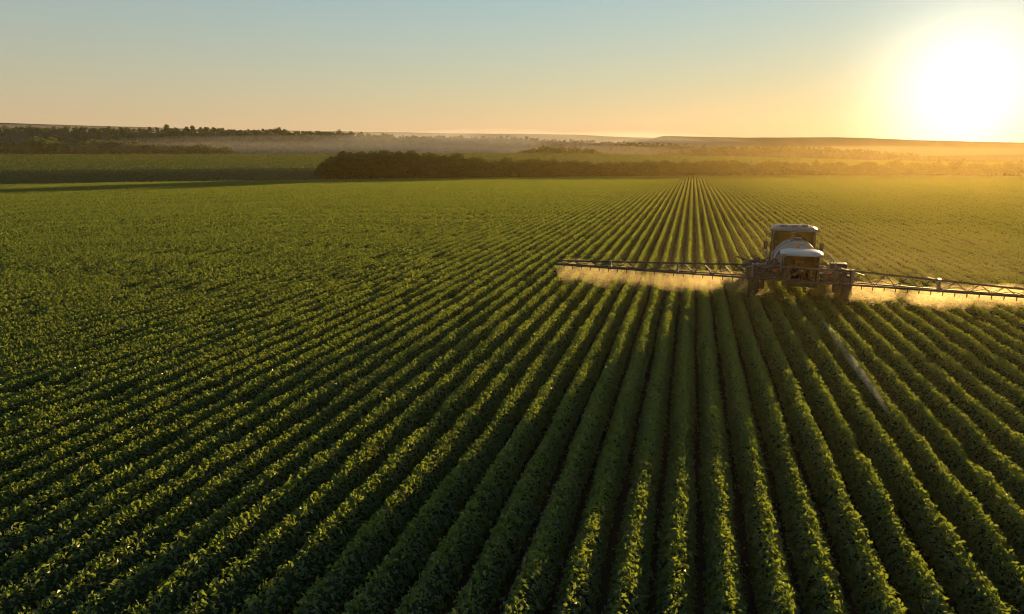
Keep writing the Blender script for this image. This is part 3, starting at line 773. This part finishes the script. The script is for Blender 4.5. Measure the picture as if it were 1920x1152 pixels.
for sx in (-1, 1):
    w = empty('boom_wing'); w.parent = spr
    m = MB()
    x0 = 2.1
    m.tube([(sx * x0, BY, hb(sx * x0)), (sx * TIP, BY, hb(sx * TIP))], 0.045, 8)
    m.tube([(sx * x0, BY + 0.35, hb(sx * x0) + 0.05), (sx * TIP, BY + 0.12, hb(sx * TIP) + 0.02)], 0.034, 6)
    m.tube([(sx * x0, BY + 0.15, hb(sx * x0) + th(x0)), (sx * TIP, BY + 0.05, hb(sx * TIP) + th(TIP))], 0.042, 8)
    m.build('chord', M_DARK, w)
    m = MB(); xs = np.arange(x0, TIP - 0.1, 0.46)
    for k, xx in enumerate(xs):
        xn = min(xx + 0.46, TIP); q0 = 0.35 - 0.23 * (xx - x0) / (TIP - x0)
        if k % 2 == 0:
            m.tube([(sx * xx, BY, hb(sx * xx)), (sx * xn, BY + 0.12, hb(sx * xn) + th(xn))], 0.02, 5)
            m.tube([(sx * xx, BY + q0, hb(sx * xx) + 0.05), (sx * xn, BY + 0.12, hb(sx * xn) + th(xn))], 0.012, 5)
        else:
            m.tube([(sx * xx, BY + 0.12, hb(sx * xx) + th(xx)), (sx * xn, BY, hb(sx * xn))], 0.014, 5)
            m.tube([(sx * xx, BY + 0.12, hb(sx * xx) + th(xx)), (sx * xn, BY + q0, hb(sx * xn) + 0.05)], 0.012, 5)
        m.tube([(sx * xx, BY, hb(sx * xx)), (sx * xx, BY + q0, hb(sx * xx) + 0.05)], 0.012, 5)
    m.build('truss_braces', M_DARK, w)
    for xf in (x0 + 0.05, 5.6, 8.9):
        m = MB(); m.box((sx * xf, BY + 0.1, hb(sx * xf) + th(xf) / 2), (0.1, 0.22, th(xf) + 0.14)); m.tube([(sx * (xf - 0.5), BY + 0.12, hb(sx * xf) + th(xf) + 0.1), (sx * (xf + 0.5), BY + 0.12, hb(sx * xf) + th(xf) * 0.7)], 0.03, 6)
        m.build('fold_hinge', M_GREY, w)
    m = MB(); pts = []
    for t_ in np.linspace(0, 1, 90):
        xx = x0 + (TIP - x0 - 0.1) * t_
        pts.append((sx * xx, BY + 0.1, hb(sx * xx) + th(xx) * 0.35 + 0.05 * math.sin(xx * 6.2)))
    m.tube(pts, 0.014, 5); m.build('spray_line', M_HOSE, w)
    nzm = None
    for k in range(25):
        xx = 0.25 + k * 0.46
        if nzm is None:
            mm = MB(); mm.box((0, 0, -0.05), (0.04, 0.05, 0.1)); mm.tube([(0, 0, -0.1), (0, 0, -0.17)], [0.022, 0.014], 6)
            nzm = mm.build('nozzle', M_HOSE, w); o = nzm
        else:
            o = nzm.copy(); COL.objects.link(o); o.parent = w
        o.location = (sx * xx, BY, hb(sx * xx) - 0.03)
# ------------------------------------------------------------------ spray, mist and haze
def ellipsoid(name, c, rad, rz, mat, label, cat, group=None, tilt=0.0, n=28, seed=0, lump=0.0, hide=False):
    rng = np.random.default_rng(seed)
    th_ = np.linspace(0, math.pi, n // 2 + 1)[1:-1]; ph_ = np.linspace(0, 2 * math.pi, n, endpoint=False)
    T_, P_ = np.meshgrid(th_, ph_, indexing='ij')
    d = np.stack([np.sin(T_) * np.cos(P_), np.sin(T_) * np.sin(P_), np.cos(T_)], -1).reshape(-1, 3)
    v = np.vstack([d, [[0, 0, 1]], [[0, 0, -1]]])
    if lump:
        k = rng.normal(0, 3, (6, 3)); ph0 = rng.random(6) * 6.28
        v = v * (1 + lump * sum(np.sin(v @ k[i] + ph0[i]) for i in range(6)) / 6)[:, None]
    v = v * np.array(rad)
    m = len(th_); a, b = np.meshgrid(np.arange(m - 1), np.arange(n), indexing='ij')
    q = np.stack([a * n + b, (a + 1) * n + b, (a + 1) * n + (b + 1) % n, a * n + (b + 1) % n], -1).reshape(-1, 4)
    kk = np.arange(n); t1 = np.stack([np.full(n, m * n), kk, (kk + 1) % n], -1); t2 = np.stack([np.full(n, m * n + 1), (m - 1) * n + (kk + 1) % n, (m - 1) * n + kk], -1)
    me = np_mesh(name, v, [q, np.vstack([t1, t2])], smooth=False)
    o = link(name, me, None, mat); o.location = c; o.rotation_euler = (0, tilt, rz); tag(o, label, cat, group, 'stuff')
    return o
M_SPRAY = volume_mat('spray_volume', 0.055, (0.99, 0.84, 0.55), 0.72)
M_DRIFT = volume_mat('drift_volume', 0.0005, (1.0, 0.82, 0.5), 0.78)
M_FAN = volume_mat('fan_volume', 0.16, (0.99, 0.88, 0.66), 0.72)
M_FOG = volume_mat('fog_volume', 0.0021, (0.97, 0.96, 0.95), 0.3)
M_WISP = volume_mat('wisp_volume', 0.6, (0.99, 0.97, 0.93), 0.35)
RZ_ = math.radians(-4.3)
def to_world(x, y, z): 
    c_, s_ = math.cos(RZ_), math.sin(RZ_); return (SX + x * c_ - y * s_, SY + x * s_ + y * c_, z)
for sx in (-1, 1):
    side = 'left' if sx < 0 else 'right'
    for k in range(13):
        xc = sx * (1.9 + k * 0.8 + R.uniform(-0.25, 0.25)); w_ = R.uniform(0.7, 1.5); hm = R.uniform(0.42, 0.6)
        if abs(xc) + w_ > 11.9: w_ = max(0.4, 11.9 - abs(xc))
        ellipsoid('spray_mist', to_world(xc, BY + R.uniform(0.1, 2.2), hb(xc) * 0.5 + 0.3 + R.uniform(-0.1, 0.1)), (w_, R.uniform(0.5, 1.5), hm), RZ_ + R.uniform(-0.2, 0.2), M_SPRAY, 'golden backlit spray mist hanging under the %s boom wing' % side, 'spray', 'mist under the %s boom' % side, tilt=math.atan(0.0188), seed=k + 20 * (sx > 0), lump=0.45)
for c_, r_, s_ in (((7.0, 42, 0.9), (10, 9, 1.1), 1), ((13.5, 39, 1.0), (9, 7, 1.3), 2), ((-0.5, 39.5, 0.8), (6.5, 6, 0.9), 3), ((12, 52, 1.0), (14, 10, 1.4), 4)):
    ellipsoid('spray_drift', c_, r_, 0, M_DRIFT, 'thin veil of spray drifting over the rows beyond the boom', 'spray', 'drifting spray beyond the boom', seed=s_, lump=0.3, n=40)
fan_mesh = None
for sx in (-1, 1):
    for k in range(25):
        xx = 0.25 + k * 0.46
        hgt_ = hb(sx * xx) - 0.25 - 0.5
        if fan_mesh is None:
            m = MB(); m.tube([(0, 0, 0), (0, -0.04, -0.55), (0, -0.12, -1.0)], [0.012, 0.11, 0.2], 10)
            for i_, p in enumerate(m.v): m.v[i_] = (p[0], p[1] * 0.45, p[2])
            o = m.build('spray_fan', M_FAN); fan_mesh = o.data
        else: o = link('spray_fan', fan_mesh)
        o.location = to_world(sx * xx, BY, hb(sx * xx) - 0.21); o.rotation_euler = (0, 0, RZ_); o.scale = (1, 1, hgt_)
        tag(o, 'fan of fine spray falling from a boom nozzle onto the crop', 'spray', 'spray fans below the nozzles', 'stuff')
# the wisp over the rows in front of the machine
a_ = ground_pt(1542, 606, 0.55); b_ = ground_pt(1664, 782, 0.5); mid = (a_ + b_) / 2; ln = np.linalg.norm(b_ - a_)
ang = math.atan2(b_[1] - a_[1], b_[0] - a_[0])
ellipsoid('mist_wisp', (mid[0], mid[1], 0.66), (ln / 2, 0.11, 0.14), ang, M_WISP, 'thin pale wisp of spray lying along a furrow in front of the sprayer', 'mist', seed=3, lump=0.25, n=32)
# morning mist in the valley, plus long far banks added to fade the ridge
for (x, y, zc, rx_, ry_, rz_2, s_) in [(560, 281, 600, 190, 22, 7, 1), (660, 277, 640, 230, 30, 10, 2), (800, 274, 720, 120, 40, 14, 3), (950, 272, 800, 130, 50, 16, 4), (1100, 272, 850, 130, 50, 16, 5), (1230, 280, 900, 120, 50, 16, 6),
                                       (620, 262, 1000, 150, 50, 13, 7), (900, 262, 1350, 240, 60, 20, 8), (1150, 266, 1400, 220, 60, 22, 9), (1450, 284, 790, 300, 25, 6, 14), (200, 249, 1040, 420, 60, 10, 10), (620, 257, 1060, 300, 60, 10, 13), (1100, 286, 620, 90, 22, 6, 12)]:
    p = pt(x, y, zc); a = math.atan2(p[0], p[1])
    ellipsoid('mist_bank', tuple(p), (rx_, ry_, rz_2), -a, M_FOG, 'low bank of pale mist lying in the valley before the hills', 'mist', 'mist banks in the valley', seed=s_, lump=0.3, n=40)
# the air itself
hzm = volume_mat('air_haze', HAZE_DENSITY, (1.0, 0.88, 0.7), HAZE_G)
m = MB(); m.box((0, 0, 31), (3100, 3100, 100)); o = m.build('haze', hzm); tag(o, 'thin golden haze filling the air over the fields', 'haze', kind='stuff')
lh = volume_mat('glare_veil_volume', 0.00015, (1.0, 0.7, 0.17), 0.78)  # added low layer, tinted gold for the glare veil over the field
m = MB(); m.box((-20, 111, 4.5), (440, 306, 11)); o = m.build('glare_veil', lh); tag(o, 'added low veil giving the golden glare over the fields', 'haze', kind='stuff')
